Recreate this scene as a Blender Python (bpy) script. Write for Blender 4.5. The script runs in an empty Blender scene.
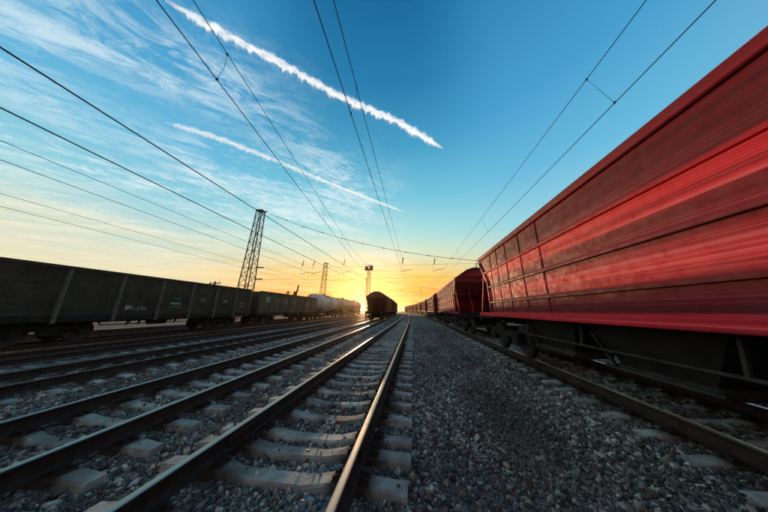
import bpy, bmesh, math, random
import numpy as np
from mathutils import Vector, Matrix, noise as mnoise

random.seed(7); rng = np.random.default_rng(7)
scene = bpy.context.scene
COL = scene.collection
R = math.radians

# ------------------------------------------------------------------ camera
RT = 0.36                      # rail-top height above the ballast
CZ = RT + 1.40                 # eye height
TILT = math.atan(54.6/208.0)
YAW = math.atan(29.6*math.cos(TILT)/208.0)
cam = bpy.data.cameras.new('camera'); cam_o = bpy.data.objects.new('camera', cam); COL.objects.link(cam_o)
cam.sensor_width = 36.0; cam.lens = 36.0*208.0/768.0
cam.clip_start = 0.05; cam.clip_end = 20000
cam_o.location = (0, 0, CZ); cam_o.rotation_euler = (math.pi/2 + TILT, 0, YAW)
scene.camera = cam_o

# ------------------------------------------------------------------ sky, sun, exposure
SUN_AZ = math.atan2(-0.2232, 0.9748)          # angle from +Y towards +X (negative: left)
SUN_EL = R(4.0)
SUN_DIR = Vector((math.sin(SUN_AZ)*math.cos(SUN_EL), math.cos(SUN_AZ)*math.cos(SUN_EL), math.sin(SUN_EL)))
GLOW_DIR = Vector((-0.2240, 0.9747, 0.0150)).normalized()   # where the disc stands just over the horizon

def s2l(c):
    return tuple((x/12.92 if x <= 0.04045 else ((x+0.055)/1.055)**2.4) for x in c) + (1.0,)

class NT:
    """small helper to wire nodes"""
    def __init__(s, tree): s.t = tree; s.n = tree.nodes; s.l = tree.links
    def node(s, typ, **kw):
        n = s.n.new(typ)
        for k, v in kw.items(): setattr(n, k, v)
        return n
    def put(s, sock, v):
        if isinstance(v, bpy.types.NodeSocket): s.l.new(v, sock)
        elif v is not None: sock.default_value = v
    def math(s, op, a, b=None, c=None, clamp=False):
        n = s.node('ShaderNodeMath', operation=op); n.use_clamp = clamp
        for i, v in enumerate((a, b, c)):
            if v is not None: s.put(n.inputs[i], v)
        return n.outputs[0]
    def vmath(s, op, a, b=None, scale=None):
        n = s.node('ShaderNodeVectorMath', operation=op)
        s.put(n.inputs[0], a)
        if b is not None: s.put(n.inputs[1], b)
        if scale is not None: s.put(n.inputs['Scale'], scale)
        return n
    def mix(s, f, a, b, blend='MIX', clamp=False):
        n = s.node('ShaderNodeMix', data_type='RGBA', blend_type=blend)
        n.clamp_result = clamp
        s.put(n.inputs[0], f); s.put(n.inputs[6], a); s.put(n.inputs[7], b)
        return n.outputs[2]
    def ramp(s, f, stops, interp='LINEAR'):
        n = s.node('ShaderNodeValToRGB'); cr = n.color_ramp; cr.interpolation = interp
        while len(cr.elements) < len(stops): cr.elements.new(0.5)
        for e, (p, c) in zip(cr.elements, stops):
            e.position = p; e.color = c if len(c) == 4 else tuple(c)+(1.0,)
        s.put(n.inputs[0], f); return n.outputs[0]
    def noise(s, vec, scale, detail=4, rough=0.55, dist=0.0, w=None):
        n = s.node('ShaderNodeTexNoise')
        if w is not None: n.noise_dimensions = '4D'; n.inputs['W'].default_value = w
        s.put(n.inputs['Vector'], vec); n.inputs['Scale'].default_value = scale
        n.inputs['Detail'].default_value = detail; n.inputs['Roughness'].default_value = rough
        n.inputs['Distortion'].default_value = dist
        return n.outputs['Fac']
    def maprange(s, v, a, b, c=0.0, d=1.0, smooth=True):
        n = s.node('ShaderNodeMapRange'); n.clamp = True
        if smooth: n.interpolation_type = 'SMOOTHSTEP'
        s.put(n.inputs[0], v)
        for i, x in enumerate((a, b, c, d)): s.put(n.inputs[i+1], x)
        return n.outputs[0]

world = bpy.data.worlds.new('World'); scene.world = world; world.use_nodes = True
W = NT(world.node_tree); W.n.clear()
tc = W.node('ShaderNodeTexCoord').outputs['Generated']
dirv = W.vmath('NORMALIZE', tc).outputs[0]
sep = W.node('ShaderNodeSeparateXYZ'); W.l.new(dirv, sep.inputs[0])
dx, dy, dz = sep.outputs
elev = W.math('DIVIDE', W.math('ARCSINE', dz), math.pi/2)            # -1..1
# angle to the sun
dots = W.vmath('DOT_PRODUCT', dirv, tuple(GLOW_DIR)).outputs['Value']
ang = W.math('MULTIPLY', W.math('ARCCOSINE', W.math('MINIMUM', dots, 0.999999)), 180/math.pi)
ch = W.node('ShaderNodeCombineXYZ'); W.l.new(dx, ch.inputs[0]); W.l.new(dy, ch.inputs[1])
hn = W.vmath('NORMALIZE', ch.outputs[0]).outputs[0]
sunward = W.vmath('DOT_PRODUCT', hn, tuple(Vector((GLOW_DIR.x, GLOW_DIR.y, 0)).normalized())).outputs['Value']
ec = W.math('MAXIMUM', elev, 0.0)
toward = W.ramp(ec, [(0.0, s2l((.95, .48, .02))), (.045, s2l((.98, .63, .05))), (.10, s2l((.97, .78, .27))),
                     (.165, s2l((.82, .90, .78))), (.235, s2l((.66, .88, .88))), (.33, s2l((.46, .79, .88))),
                     (.47, s2l((.27, .63, .79))), (.60, s2l((.15, .50, .69))), (.75, s2l((.09, .40, .60))), (1.0, s2l((.08, .36, .58)))])
aside = W.ramp(ec, [(0.0, s2l((.96, .87, .66))), (.06, s2l((.95, .90, .74))), (.13, s2l((.84, .89, .82))),
                    (.22, s2l((.60, .84, .89))), (.34, s2l((.42, .74, .88))), (.5, s2l((.28, .63, .82))),
                    (.75, s2l((.13, .48, .68))), (1.0, s2l((.09, .34, .56)))])
away = W.ramp(ec, [(0.0, s2l((.60, .56, .56))), (.10, s2l((.78, .68, .64))), (.25, s2l((.70, .68, .68))),
                   (.5, s2l((.40, .54, .66))), (1.0, s2l((.09, .34, .56)))])
f1 = W.maprange(sunward, 0.72, 0.99)
f2 = W.maprange(sunward, -0.45, 0.45)
base = W.mix(f1, W.mix(f2, away, aside), toward)
# physical sky under it
nish = W.node('ShaderNodeTexSky', sky_type='NISHITA'); nish.sun_disc = False
nish.sun_elevation = SUN_EL; nish.sun_rotation = SUN_AZ; nish.altitude = 150
nish.air_density = 1.0; nish.dust_density = 1.2; nish.ozone_density = 2.5
nis = W.vmath('SCALE', nish.outputs[0], scale=0.10).outputs[0]
base = W.mix(0.10, base, nis)
# glow about the sun
def gauss(width, power=2.0):
    return W.math('EXPONENT', W.math('MULTIPLY', W.math('POWER', W.math('DIVIDE', ang, width), power), -1.0))
def addc(a, col, f): 
    n = W.vmath('SCALE', col, scale=f).outputs[0]
    return W.vmath('ADD', a, n).outputs[0]
base = addc(base, (0.50, 0.10, 0.0), gauss(9.0, 1.2))
base = addc(base, (1.8, 0.55, 0.0), gauss(2.0, 1.2))
disc = W.maprange(ang, 1.0, 0.65)
base = addc(base, (30, 15, 2), disc)
# cirrus: noise laid out on a level cloud sheet
zs = W.math('MAXIMUM', dz, 0.02)
px = W.math('DIVIDE', dx, zs); py = W.math('DIVIDE', dy, zs)
ca, sa = math.cos(R(40)), math.sin(R(40))
cu = W.math('ADD', W.math('MULTIPLY', px, ca), W.math('MULTIPLY', py, sa))
cv = W.math('SUBTRACT', W.math('MULTIPLY', py, ca), W.math('MULTIPLY', px, sa))
def cvec(su, sv, ou=0.0, ov=0.0):
    c = W.node('ShaderNodeCombineXYZ')
    W.l.new(W.math('MULTIPLY_ADD', cu, su, ou), c.inputs[0]); W.l.new(W.math('MULTIPLY_ADD', cv, sv, ov), c.inputs[1])
    return c.outputs[0]
streak = W.noise(cvec(1.0, 3.6), 1.0, 7, .64, 0.7)
wisps = W.noise(cvec(5.5, 11.0, 3.1, 1.7), 1.0, 7, .74, 1.6)
patch = W.noise(cvec(.85, 1.25, 5.2, 2.9), 1.0, 4, .5, .4)
bandm = W.maprange(cv, 0.60, 1.10)                                    # the cloud sheet lies to the left of the tracks
bandm = W.math('MULTIPLY', bandm, W.maprange(px, 0.15, -0.55))
cl = W.math('MULTIPLY', W.maprange(W.math('ADD', W.math('MULTIPLY', streak, .50), W.math('MULTIPLY', wisps, .50)), .42, .62), W.maprange(patch, .28, .60))
cl = W.math('MULTIPLY', cl, bandm)
cl = W.math('MULTIPLY', cl, .80, clamp=True)
ccol = W.ramp(ec, [(0.0, s2l((1.0, .84, .55))), (.10, s2l((.98, .93, .80))), (.25, s2l((.88, .94, .95))), (1.0, s2l((.86, .93, .97)))])
base = W.mix(cl, base, ccol)
# low bands of stratus far off
lowv = W.node('ShaderNodeCombineXYZ'); W.l.new(W.math('MULTIPLY', W.math('ARCTAN2', dx, dy), 1.3), lowv.inputs[0]); W.l.new(W.math('MULTIPLY', elev, 26.0), lowv.inputs[1])
low = W.noise(lowv.outputs[0], 1.6, 5, .5, .3)
lowm = W.math('MULTIPLY', W.maprange(low, .46, .70), W.maprange(elev, .22, .08))
lowm = W.math('MULTIPLY', lowm, W.maprange(elev, 0.0, .03))
base = W.mix(W.math('MULTIPLY', lowm, .55), base, s2l((1.0, .90, .66)))
bg = W.node('ShaderNodeBackground'); W.l.new(base, bg.inputs[0]); bg.inputs[1].default_value = 1.0
world.cycles.sampling_method = 'MANUAL'; world.cycles.sample_map_resolution = 512
wo = W.node('ShaderNodeOutputWorld'); W.l.new(bg.outputs[0], wo.inputs[0])

sun = bpy.data.lights.new('sun', 'SUN'); sun.energy = 4.2; sun.angle = R(0.6); sun.color = (1.0, .60, .32)
sun_o = bpy.data.objects.new('sun', sun); COL.objects.link(sun_o)
sun_o.rotation_euler = (-SUN_DIR).to_track_quat('-Z', 'Y').to_euler(); sun_o.location = (-40, 180, 60)

vs = scene.view_settings
vs.view_transform = 'Standard'; vs.look = 'None'; vs.exposure = 0.10; vs.gamma = 1.0; vs.use_curve_mapping = False
cy = scene.cycles if hasattr(scene, 'cycles') else None
if cy:
    cy.max_bounces = 6; cy.diffuse_bounces = 3; cy.glossy_bounces = 3; cy.transparent_max_bounces = 8; cy.volume_bounces = 3
    cy.use_denoising = True; cy.sample_clamp_indirect = 4.0; cy.use_adaptive_sampling = True; cy.adaptive_threshold = .02

# ------------------------------------------------------------------ object helpers
def tag(o, label=None, cat=None, group=None, kind=None):
    if label: o['label'] = label
    if cat: o['category'] = cat
    if group: o['group'] = group
    if kind: o['kind'] = kind
    return o

def empty(name, loc=(0, 0, 0), rz=0.0):
    o = bpy.data.objects.new(name, None); COL.objects.link(o)
    o.location = loc; o.rotation_euler = (0, 0, rz); o.empty_display_size = .3
    return o

class MB:
    def __init__(s): s.v = []; s.f = []; s.m = []; s.smooth = []
    def add(s, vs, fs, mi=0, sm=False):
        b = len(s.v); s.v += [tuple(p) for p in vs]
        for f in fs: s.f.append(tuple(b+i for i in f)); s.m.append(mi); s.smooth.append(sm)
        return s
    def box(s, lo, hi, mi=0):
        x0, y0, z0 = lo; x1, y1, z1 = hi
        return s.add([(x0,y0,z0),(x1,y0,z0),(x1,y1,z0),(x0,y1,z0),(x0,y0,z1),(x1,y0,z1),(x1,y1,z1),(x0,y1,z1)],
                     [(0,3,2,1),(4,5,6,7),(0,1,5,4),(1,2,6,5),(2,3,7,6),(3,0,4,7)], mi)
    def cbox(s, lo, hi, c=.01, mi=0):
        """box with chamfered edges"""
        bm = bmesh.new(); bmesh.ops.create_cube(bm, size=1.0)
        d = [h-l for l, h in zip(lo, hi)]
        for v in bm.verts: v.co = Vector([l + (v.co[i]+.5)*d[i] for i, l in enumerate(lo)])
        bmesh.ops.bevel(bm, geom=bm.edges[:], offset=min(c, min(d)*.45), segments=1, affect='EDGES')
        bm.verts.index_update()
        s.add([v.co[:] for v in bm.verts], [[v.index for v in f.verts] for f in bm.faces], mi); bm.free(); return s
    def beam(s, a, b, w, h=None, mi=0, up=(0, 0, 1)):
        h = h or w; a = Vector(a); b = Vector(b); d = (b-a).normalized(); u = Vector(up)
        if abs(d.dot(u)) > .98: u = Vector((0, 1, 0))
        x = d.cross(u).normalized()*w/2; y = d.cross(x).normalized()*h/2
        vs = [a-x-y, a+x-y, a+x+y, a-x+y, b-x-y, b+x-y, b+x+y, b-x+y]
        return s.add(vs, [(0,3,2,1),(4,5,6,7),(0,1,5,4),(1,2,6,5),(2,3,7,6),(3,0,4,7)], mi)
    def tube(s, pts, r, n=6, mi=0, caps=True, sm=True):
        pts = [Vector(p) for p in pts]; rings = []
        for i, p in enumerate(pts):
            d = (pts[min(i+1, len(pts)-1)] - pts[max(i-1, 0)]).normalized()
            u = Vector((0, 0, 1)) if abs(d.z) < .95 else Vector((0, 1, 0))
            x = d.cross(u).normalized(); y = d.cross(x)
            rr = r[i] if isinstance(r, (list, tuple)) else r
            rings.append([p + (x*math.cos(2*math.pi*k/n) + y*math.sin(2*math.pi*k/n))*rr for k in range(n)])
        vs = [q for rg in rings for q in rg]; fs = []
        for i in range(len(pts)-1):
            for k in range(n): fs.append((i*n+k, i*n+(k+1) % n, (i+1)*n+(k+1) % n, (i+1)*n+k))
        s.add(vs, fs, mi, sm)
        if caps:
            s.add(rings[0], [tuple(range(n-1, -1, -1))], mi); s.add(rings[-1], [tuple(range(n))], mi)
        return s
    def cyl(s, a, b, r, n=16, mi=0): return s.tube([a, b], r, n, mi, True, True)
    def sweep(s, prof, path, mats=None, closed=True, caps=True):
        """profile [(lateral,z)] swept along path [(x,y,z,heading)]"""
        n = len(prof); vs = []
        for (x, y, z, a) in path:
            for (l, h) in prof: vs.append((x+l*math.cos(a), y+l*math.sin(a), z+h))
        b = len(s.v); s.v += vs
        for i in range(len(path)-1):
            for k in range(n if closed else n-1):
                k2 = (k+1) % n
                s.f.append((b+i*n+k, b+i*n+k2, b+(i+1)*n+k2, b+(i+1)*n+k)); s.m.append(mats[k] if mats else 0); s.smooth.append(False)
        if caps:
            s.f.append(tuple(b+k for k in range(n-1, -1, -1))); s.m.append(0); s.smooth.append(False)
            e = b+(len(path)-1)*n
            s.f.append(tuple(e+k for k in range(n))); s.m.append(0); s.smooth.append(False)
        return s
    def mesh(s, name, mats):
        me = bpy.data.meshes.new(name); me.from_pydata(s.v, [], s.f)
        for m in (mats if isinstance(mats, (list, tuple)) else [mats]): me.materials.append(m)
        me.polygons.foreach_set('material_index', s.m); me.polygons.foreach_set('use_smooth', s.smooth)
        bm = bmesh.new(); bm.from_mesh(me); bmesh.ops.recalc_face_normals(bm, faces=bm.faces); bm.to_mesh(me); bm.free()
        me.update(); return me
    def build(s, name, mats, parent=None):
        o = bpy.data.objects.new(name, s.mesh(name, mats)); COL.objects.link(o)
        if parent: o.parent = parent
        return o

def inst(name, me, parent=None, loc=(0, 0, 0), rz=0.0, scale=None):
    o = bpy.data.objects.new(name, me); COL.objects.link(o)
    if parent: o.parent = parent
    o.location = loc; o.rotation_euler = (0, 0, rz)
    if scale: o.scale = scale
    return o

def copy_tree(o, parent=None):
    c = o.copy(); COL.objects.link(c); c.parent = parent
    for ch in o.children: copy_tree(ch, c)
    return c

# ------------------------------------------------------------------ materials
def new_mat(name):
    m = bpy.data.materials.new(name); m.use_nodes = True
    t = NT(m.node_tree); t.n.clear()
    out = t.node('ShaderNodeOutputMaterial'); p = t.node('ShaderNodeBsdfPrincipled')
    t.l.new(p.outputs[0], out.inputs[0]); return m, t, p, out
def bump(t, p, h, strength=.4, dist=.01):
    b = t.node('ShaderNodeBump'); b.inputs['Strength'].default_value = strength; b.inputs['Distance'].default_value = dist
    t.put(b.inputs['Height'], h); t.l.new(b.outputs[0], p.inputs['Normal'])
def objco(t, which='Object'): return t.node('ShaderNodeTexCoord').outputs[which]
def stretch(t, v, s):
    n = t.node('ShaderNodeMapping'); t.l.new(v, n.inputs[0]); n.inputs['Scale'].default_value = s; return n.outputs[0]
def orand(t): return t.node('ShaderNodeObjectInfo').outputs['Random']

def simple(name, c1, c2, scale=6, rough=.8, metal=0, bs=.3, bd=.004, lo=.35, hi=.65, spec=.3):
    m, t, p, o = new_mat(name); co = objco(t)
    n = t.noise(co, scale, 6, .65)
    t.put(p.inputs['Base Color'], t.mix(t.maprange(n, lo, hi), c1+(1,), c2+(1,)))
    p.inputs['Roughness'].default_value = rough; p.inputs['Metallic'].default_value = metal
    p.inputs['Specular IOR Level'].default_value = spec
    bump(t, p, t.noise(co, scale*6, 4, .6), bs, bd); return m

M = {}
M['rust'] = simple('rail_rust', (.020, .012, .009), (.042, .024, .017), 9, .85, 0, .5, .004)
M['steel_dark'] = simple('dark_steel', (.020, .019, .018), (.050, .042, .036), 5, .75, 0, .3, .004)
M['black'] = simple('grimy_black', (.006, .006, .006), (.016, .014, .012), 4, .85, 0, .4, .005)
M['lattice'] = simple('lattice_paint', (.050, .042, .040), (.11, .075, .062), 3, .7)
M['wire'] = simple('wire_metal', (.012, .012, .013), (.022, .020, .02), 3, .6)
M['insul'] = simple('insulator_glaze', (.030, .016, .012), (.05, .028, .02), 5, .35, spec=.5)
M['wood'] = simple('weathered_wood', (.045, .034, .026), (.10, .08, .065), 7, .9)
M['platform'] = simple('pink_concrete', (.16, .10, .085), (.26, .18, .15), 2.5, .9)

def mat_railhead():
    m, t, p, o = new_mat('rail_head'); co = objco(t)
    n = t.noise(stretch(t, co, (60, .6, 60)), 1.0, 5, .6)
    n2 = t.noise(co, 3.0, 5, .6)
    t.put(p.inputs['Base Color'], t.mix(n, (.20, .175, .145, 1), (.46, .42, .36, 1)))
    p.inputs['Metallic'].default_value = 1.0
    t.put(p.inputs['Roughness'], t.maprange(t.math('ADD', t.math('MULTIPLY', n, .5), t.math('MULTIPLY', n2, .5)), .3, .7, .28, .5))
    bump(t, p, n, .15, .001); return m
M['rail_head'] = mat_railhead()
M['rail_dull'] = simple('rusty_rail_head', (.06, .04, .03), (.16, .12, .09), 14, .55, .3)

def mat_concrete():
    m, t, p, o = new_mat('sleeper_concrete'); co = objco(t)
    r = orand(t)
    cv = t.node('ShaderNodeCombineXYZ'); t.l.new(t.math('MULTIPLY', r, 50.0), cv.inputs[0]); t.l.new(t.math('MULTIPLY', r, 31.0), cv.inputs[1])
    v = t.vmath('ADD', co, cv.outputs[0]).outputs[0]
    n = t.noise(v, 5, 6, .65); n2 = t.noise(v, 38, 5, .6); n3 = t.noise(v, 1.3, 3, .5)
    c = t.mix(t.maprange(n, .32, .68), (.32, .30, .245, 1), (.60, .56, .46, 1))
    c = t.mix(t.maprange(n3, .46, .68, 0, .8), c, (.12, .09, .068, 1))
    c = t.mix(t.maprange(n2, .57, .72, 0, .5), c, (.08, .07, .06, 1))
    c = t.mix(t.maprange(r, 0, 1, 0, .45, smooth=False), c, (.15, .14, .13, 1))
    sp = t.node('ShaderNodeSeparateXYZ'); t.l.new(co, sp.inputs[0])      # oil and rust round the rail seats, with the rail's shade darkened in
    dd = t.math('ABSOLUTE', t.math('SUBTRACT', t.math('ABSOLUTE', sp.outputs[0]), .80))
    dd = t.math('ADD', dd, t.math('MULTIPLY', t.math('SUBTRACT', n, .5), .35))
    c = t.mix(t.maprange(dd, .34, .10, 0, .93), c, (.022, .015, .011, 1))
    t.put(p.inputs['Base Color'], c); p.inputs['Roughness'].default_value = .82
    p.inputs['Specular IOR Level'].default_value = .35
    bump(t, p, t.math('ADD', n2, n), .9, .012); return m
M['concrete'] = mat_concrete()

def mat_gravel_bed():
    m, t, p, o = new_mat('ballast_bed'); co = objco(t)
    vo = t.node('ShaderNodeTexVoronoi'); vo.inputs['Scale'].default_value = 17; t.l.new(co, vo.inputs['Vector'])
    vo2 = t.node('ShaderNodeTexVoronoi'); vo2.inputs['Scale'].default_value = 17; vo2.feature = 'DISTANCE_TO_EDGE'; t.l.new(co, vo2.inputs['Vector'])
    sx = t.node('ShaderNodeSeparateColor'); t.l.new(vo.outputs['Color'], sx.inputs[0])
    c = t.ramp(sx.outputs[0], [(0, (.06, .054, .045)), (.35, (.18, .165, .136)), (.7, (.36, .33, .275)), (.92, (.58, .54, .455)), (1, (.75, .70, .60))])
    c = t.mix(t.maprange(sx.outputs[1], .6, 1.0, 0, .4), c, (.12, .075, .055, 1))
    edge = t.maprange(vo2.outputs['Distance'], .0, .16)
    c = t.mix(edge, (.018, .016, .015, 1), c)
    # olive dust and old grass where the sidings are overgrown, rusty brake dust in patches
    sp = t.node('ShaderNodeSeparateXYZ'); t.l.new(co, sp.inputs[0])
    g = t.math('MULTIPLY', t.maprange(sp.outputs[0], -6.6, -8.6), t.maprange(t.noise(co, .55, 5, .6), .38, .62))
    c = t.mix(t.math('MULTIPLY', g, .75), c, (.075, .062, .034, 1))
    br = t.maprange(t.noise(co, .35, 4, .6), .48, .66)
    c = t.mix(t.math('MULTIPLY', br, .5), c, (.06, .042, .034, 1))
    t.put(p.inputs['Base Color'], c); p.inputs['Roughness'].default_value = .85
    bump(t, p, vo2.outputs['Distance'], 1.0, .04); return m
M['bed'] = mat_gravel_bed()

def mat_stone():
    m, t, p, o = new_mat('ballast_stone')
    a = t.node('ShaderNodeAttribute'); a.attribute_type = 'INSTANCER'; a.attribute_name = 'shade'
    b = t.node('ShaderNodeAttribute'); b.attribute_type = 'INSTANCER'; b.attribute_name = 'tint'
    d = t.node('ShaderNodeAttribute'); d.attribute_type = 'INSTANCER'; d.attribute_name = 'chalk'
    c = t.ramp(a.outputs['Fac'], [(0, (.034, .031, .026)), (.26, (.130, .113, .082)), (.5, (.36, .315, .232)), (.75, (.67, .595, .45)), (1, (.88, .80, .63))])
    c = t.mix(t.maprange(b.outputs['Fac'], .72, 1.0, 0, .65), c, (.15, .082, .06, 1))
    c = t.mix(t.maprange(b.outputs['Fac'], .22, .0, 0, .5), c, (.10, .15, .15, 1))
    c = t.mix(d.outputs['Fac'], c, (.34, .46, .50, 1))
    co = objco(t)
    n = t.noise(co, 2.2, 5, .7)
    c = t.mix(t.maprange(n, .35, .65, .0, .5), c, (.06, .055, .05, 1))
    t.put(p.inputs['Base Color'], c); p.inputs['Roughness'].default_value = .6
    p.inputs['Specular IOR Level'].default_value = .45
    return m
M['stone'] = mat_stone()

def mat_ground():
    m, t, p, o = new_mat('earth'); co = objco(t)
    n = t.noise(co, .05, 8, .65); n2 = t.noise(co, 2.0, 6, .7)
    c = t.mix(t.maprange(n, .35, .65), (.055, .046, .030, 1), (.085, .075, .042, 1))
    c = t.mix(t.maprange(n2, .4, .7, 0, .7), c, (.035, .03, .022, 1))
    t.put(p.inputs['Base Color'], c); p.inputs['Roughness'].default_value = .95; bump(t, p, n2, .6, .05); return m
M['earth'] = mat_ground()

def mat_red(name='red_paint', k=1.0, rough=.62, bands=True):
    """wagon paint: smeared highlights and shade painted in as light and dark red, with dust and wear over them"""
    m, t, p, o = new_mat(name); co = objco(t); r = orand(t)
    cvn = t.node('ShaderNodeCombineXYZ'); t.l.new(t.math('MULTIPLY', r, 7.0), cvn.inputs[1])
    v = t.vmath('ADD', co, cvn.outputs[0]).outputs[0]
    s1 = t.noise(stretch(t, v, (.3, .13, 3.2)), 1.0, 5, .6, .15)
    s2 = t.noise(stretch(t, v, (.3, .11, 30)), 1.0, 4, .62, .1)
    s3 = t.noise(stretch(t, v, (1.4, 1.3, .5)), 1.0, 6, .65)
    n = t.noise(v, 7, 6, .7)
    K = lambda c: tuple(x*k for x in c)
    lit_red, shade_red, dust = K((.92, .028, .045)), K((.11, .010, .015)), K((.22, .07, .07))
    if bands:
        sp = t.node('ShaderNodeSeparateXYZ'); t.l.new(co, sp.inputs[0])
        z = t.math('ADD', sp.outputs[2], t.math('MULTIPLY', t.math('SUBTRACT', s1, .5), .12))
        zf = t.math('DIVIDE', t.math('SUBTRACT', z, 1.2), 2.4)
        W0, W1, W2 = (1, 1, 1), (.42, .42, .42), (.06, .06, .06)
        bd = t.ramp(zf, [(0, W0), (.05, W0), (.075, W2), (.17, (.16, .16, .16)), (.215, W2), (.235, W1), (.30, W0), (.38, W1), (.43, W2), (.52, (.2, .2, .2)), (.57, W0), (.66, W0), (.70, W2), (.80, (.08, .08, .08)), (.92, (.16, .16, .16)), (1, (.24, .24, .24))])  # bands by height put the side's highlights and shade into the colour
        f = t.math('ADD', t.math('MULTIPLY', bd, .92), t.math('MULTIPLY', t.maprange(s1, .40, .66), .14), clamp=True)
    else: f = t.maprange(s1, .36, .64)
    c = t.mix(f, shade_red+(1,), lit_red+(1,))
    c = t.mix(t.maprange(s2, .46, .70, 0, .7), c, K((.075, .010, .012))+(1,))
    c = t.mix(t.math('MULTIPLY', t.maprange(s2, .50, .32, 0, .8), f), c, K((.95, .20, .22))+(1,))  # pinkish highlight streaks painted into the bright bands
    c = t.mix(t.maprange(s3, .54, .74, 0, .35), c, dust+(1,))
    c = t.mix(t.maprange(n, .58, .74, 0, .55), c, (.05, .025, .02, 1))
    t.put(p.inputs['Base Color'], c)
    t.put(p.inputs['Roughness'], t.maprange(n, .3, .7, rough-.06, rough+.2)); p.inputs['Specular IOR Level'].default_value = .22
    bump(t, p, t.math('ADD', t.math('MULTIPLY', s2, .5), n), .18, .006); return m
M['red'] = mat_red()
M['red_old'] = mat_red('red_paint_old', .62, .7, False)
M['red_dull'] = mat_red('red_paint_dull', .45, .75, False)

def mat_gondola(name, a, b, rust):
    m, t, p, o = new_mat(name); co = objco(t); r = orand(t)
    cvn = t.node('ShaderNodeCombineXYZ'); t.l.new(t.math('MULTIPLY', r, 17.0), cvn.inputs[1])
    v = t.vmath('ADD', co, cvn.outputs[0]).outputs[0]
    n = t.noise(v, 1.5, 7, .7); n2 = t.noise(stretch(t, v, (2, 6, .8)), 1.0, 5, .65); n3 = t.noise(v, 11, 6, .7)
    c = t.mix(t.maprange(n, .35, .65), a+(1,), b+(1,))
    c = t.mix(t.maprange(n2, .48, .70, 0, .75), c, rust+(1,))
    c = t.mix(t.maprange(n3, .54, .70, 0, .7), c, (.022, .018, .014, 1))
    sc = t.noise(stretch(t, v, (2, .9, 7)), 1.0, 6, .7, .4)
    c = t.mix(t.maprange(sc, .56, .70, 0, .6), c, tuple(min(1, x*2.2) for x in b)+(1,))
    c = t.mix(t.maprange(sc, .45, .32, 0, .6), c, (.018, .015, .012, 1))
    t.put(p.inputs['Base Color'], c); p.inputs['Roughness'].default_value = .72
    p.inputs['Specular IOR Level'].default_value = .3
    bump(t, p, t.math('ADD', t.math('ADD', n3, n), t.math('MULTIPLY', sc, 1.5)), .6, .03); return m
M['brown'] = mat_gondola('brown_wagon_paint', (.22, .075, .035), (.15, .052, .026), (.20, .10, .05))
M['olive'] = mat_gondola('olive_wagon_paint', (.014, .016, .012), (.042, .036, .023), (.060, .028, .016))
M['olive2'] = mat_gondola('brown_olive_wagon_paint', (.062, .062, .038), (.10, .078, .046), (.10, .048, .026))
M['rib_green'] = mat_gondola('rib_green_paint', (.075, .095, .08), (.10, .10, .08), (.10, .06, .04))

def mat_tank(name, a, b):
    m, t, p, o = new_mat(name); co = objco(t); r = orand(t)
    cvn = t.node('ShaderNodeCombineXYZ'); t.l.new(t.math('MULTIPLY', r, 13.0), cvn.inputs[1])
    v = t.vmath('ADD', co, cvn.outputs[0]).outputs[0]
    n = t.noise(v, 1.1, 6, .65); dr = t.noise(stretch(t, v, (1.2, 3.2, .25)), 1.0, 6, .7); n3 = t.noise(v, 9, 5, .7)
    c = t.mix(t.maprange(n, .35, .7), a+(1,), b+(1,))
    c = t.mix(t.maprange(dr, .50, .68, 0, .8), c, (.09, .065, .045, 1))
    c = t.mix(t.maprange(n3, .58, .72, 0, .6), c, (.12, .075, .05, 1))
    t.put(p.inputs['Base Color'], c); p.inputs['Roughness'].default_value = .5; bump(t, p, n3, .2, .01); return m
M['tank'] = mat_tank('cream_tank_paint', (.62, .58, .50), (.50, .46, .39))
M['tank2'] = mat_tank('tan_tank_paint', (.40, .31, .23), (.30, .23, .17))

def flat(name, c, rough=.7):
    m, t, p, o = new_mat(name); co = objco(t); n = t.noise(co, 14, 5, .7)
    t.put(p.inputs['Base Color'], t.mix(t.maprange(n, .45, .7, 0, .6), c+(1,), tuple(x*.3 for x in c)+(1,)))
    p.inputs['Roughness'].default_value = rough; return m
M['teal_mark'] = flat('turquoise_marking', (.11, .28, .23)); M['white_mark'] = flat('white_marking', (.34, .34, .31))
M['grass'] = simple('dry_grass', (.12, .10, .04), (.20, .16, .07), 2, .9)

# ------------------------------------------------------------------ track layout (metres, camera over 0,0)
CURVE_Y, CURVE_R = 25.0, 760.0
def bend(y): return -(max(0.0, y-CURVE_Y)**2)/(2*CURVE_R)
BASE = {'mid': lambda y: -1.445, 'left': lambda y: -4.50-.028*min(max(y, -5), 34),
        'second': lambda y: -8.65, 'third': lambda y: -12.80, 'far': lambda y: -16.90, 'right': lambda y: 4.33}
def tx(k, y): return BASE[k](y) + bend(y)
def heading(k, y):
    d = (tx(k, y+.5)-tx(k, y-.5)); return math.atan(-d)
TRACKS = list(BASE)

# ballast surface height
def zb_np(X, Y):
    b = -(np.maximum(0, Y-CURVE_Y)**2)/(2*CURVE_R)
    z = .018*np.sin(X*1.9+Y*.7) + .012*np.sin(Y*2.1-X*3.3) + .010*np.sin(X*5.1+Y*4.3)
    for k in TRACKS:
        base = np.vectorize(BASE[k])(Y) + b
        d = np.abs(X-base)
        lift = {'mid': .050, 'left': .050, 'right': .092, 'second': .085, 'third': .10, 'far': .10}[k]
        wide = {'mid': 1.42, 'left': 1.42, 'right': 1.55, 'second': 1.7, 'third': 1.7, 'far': 1.7}[k]
        z = np.maximum(z, z*.4 + lift*np.clip((wide+.35-d)/.35, 0, 1))
    return z

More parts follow.
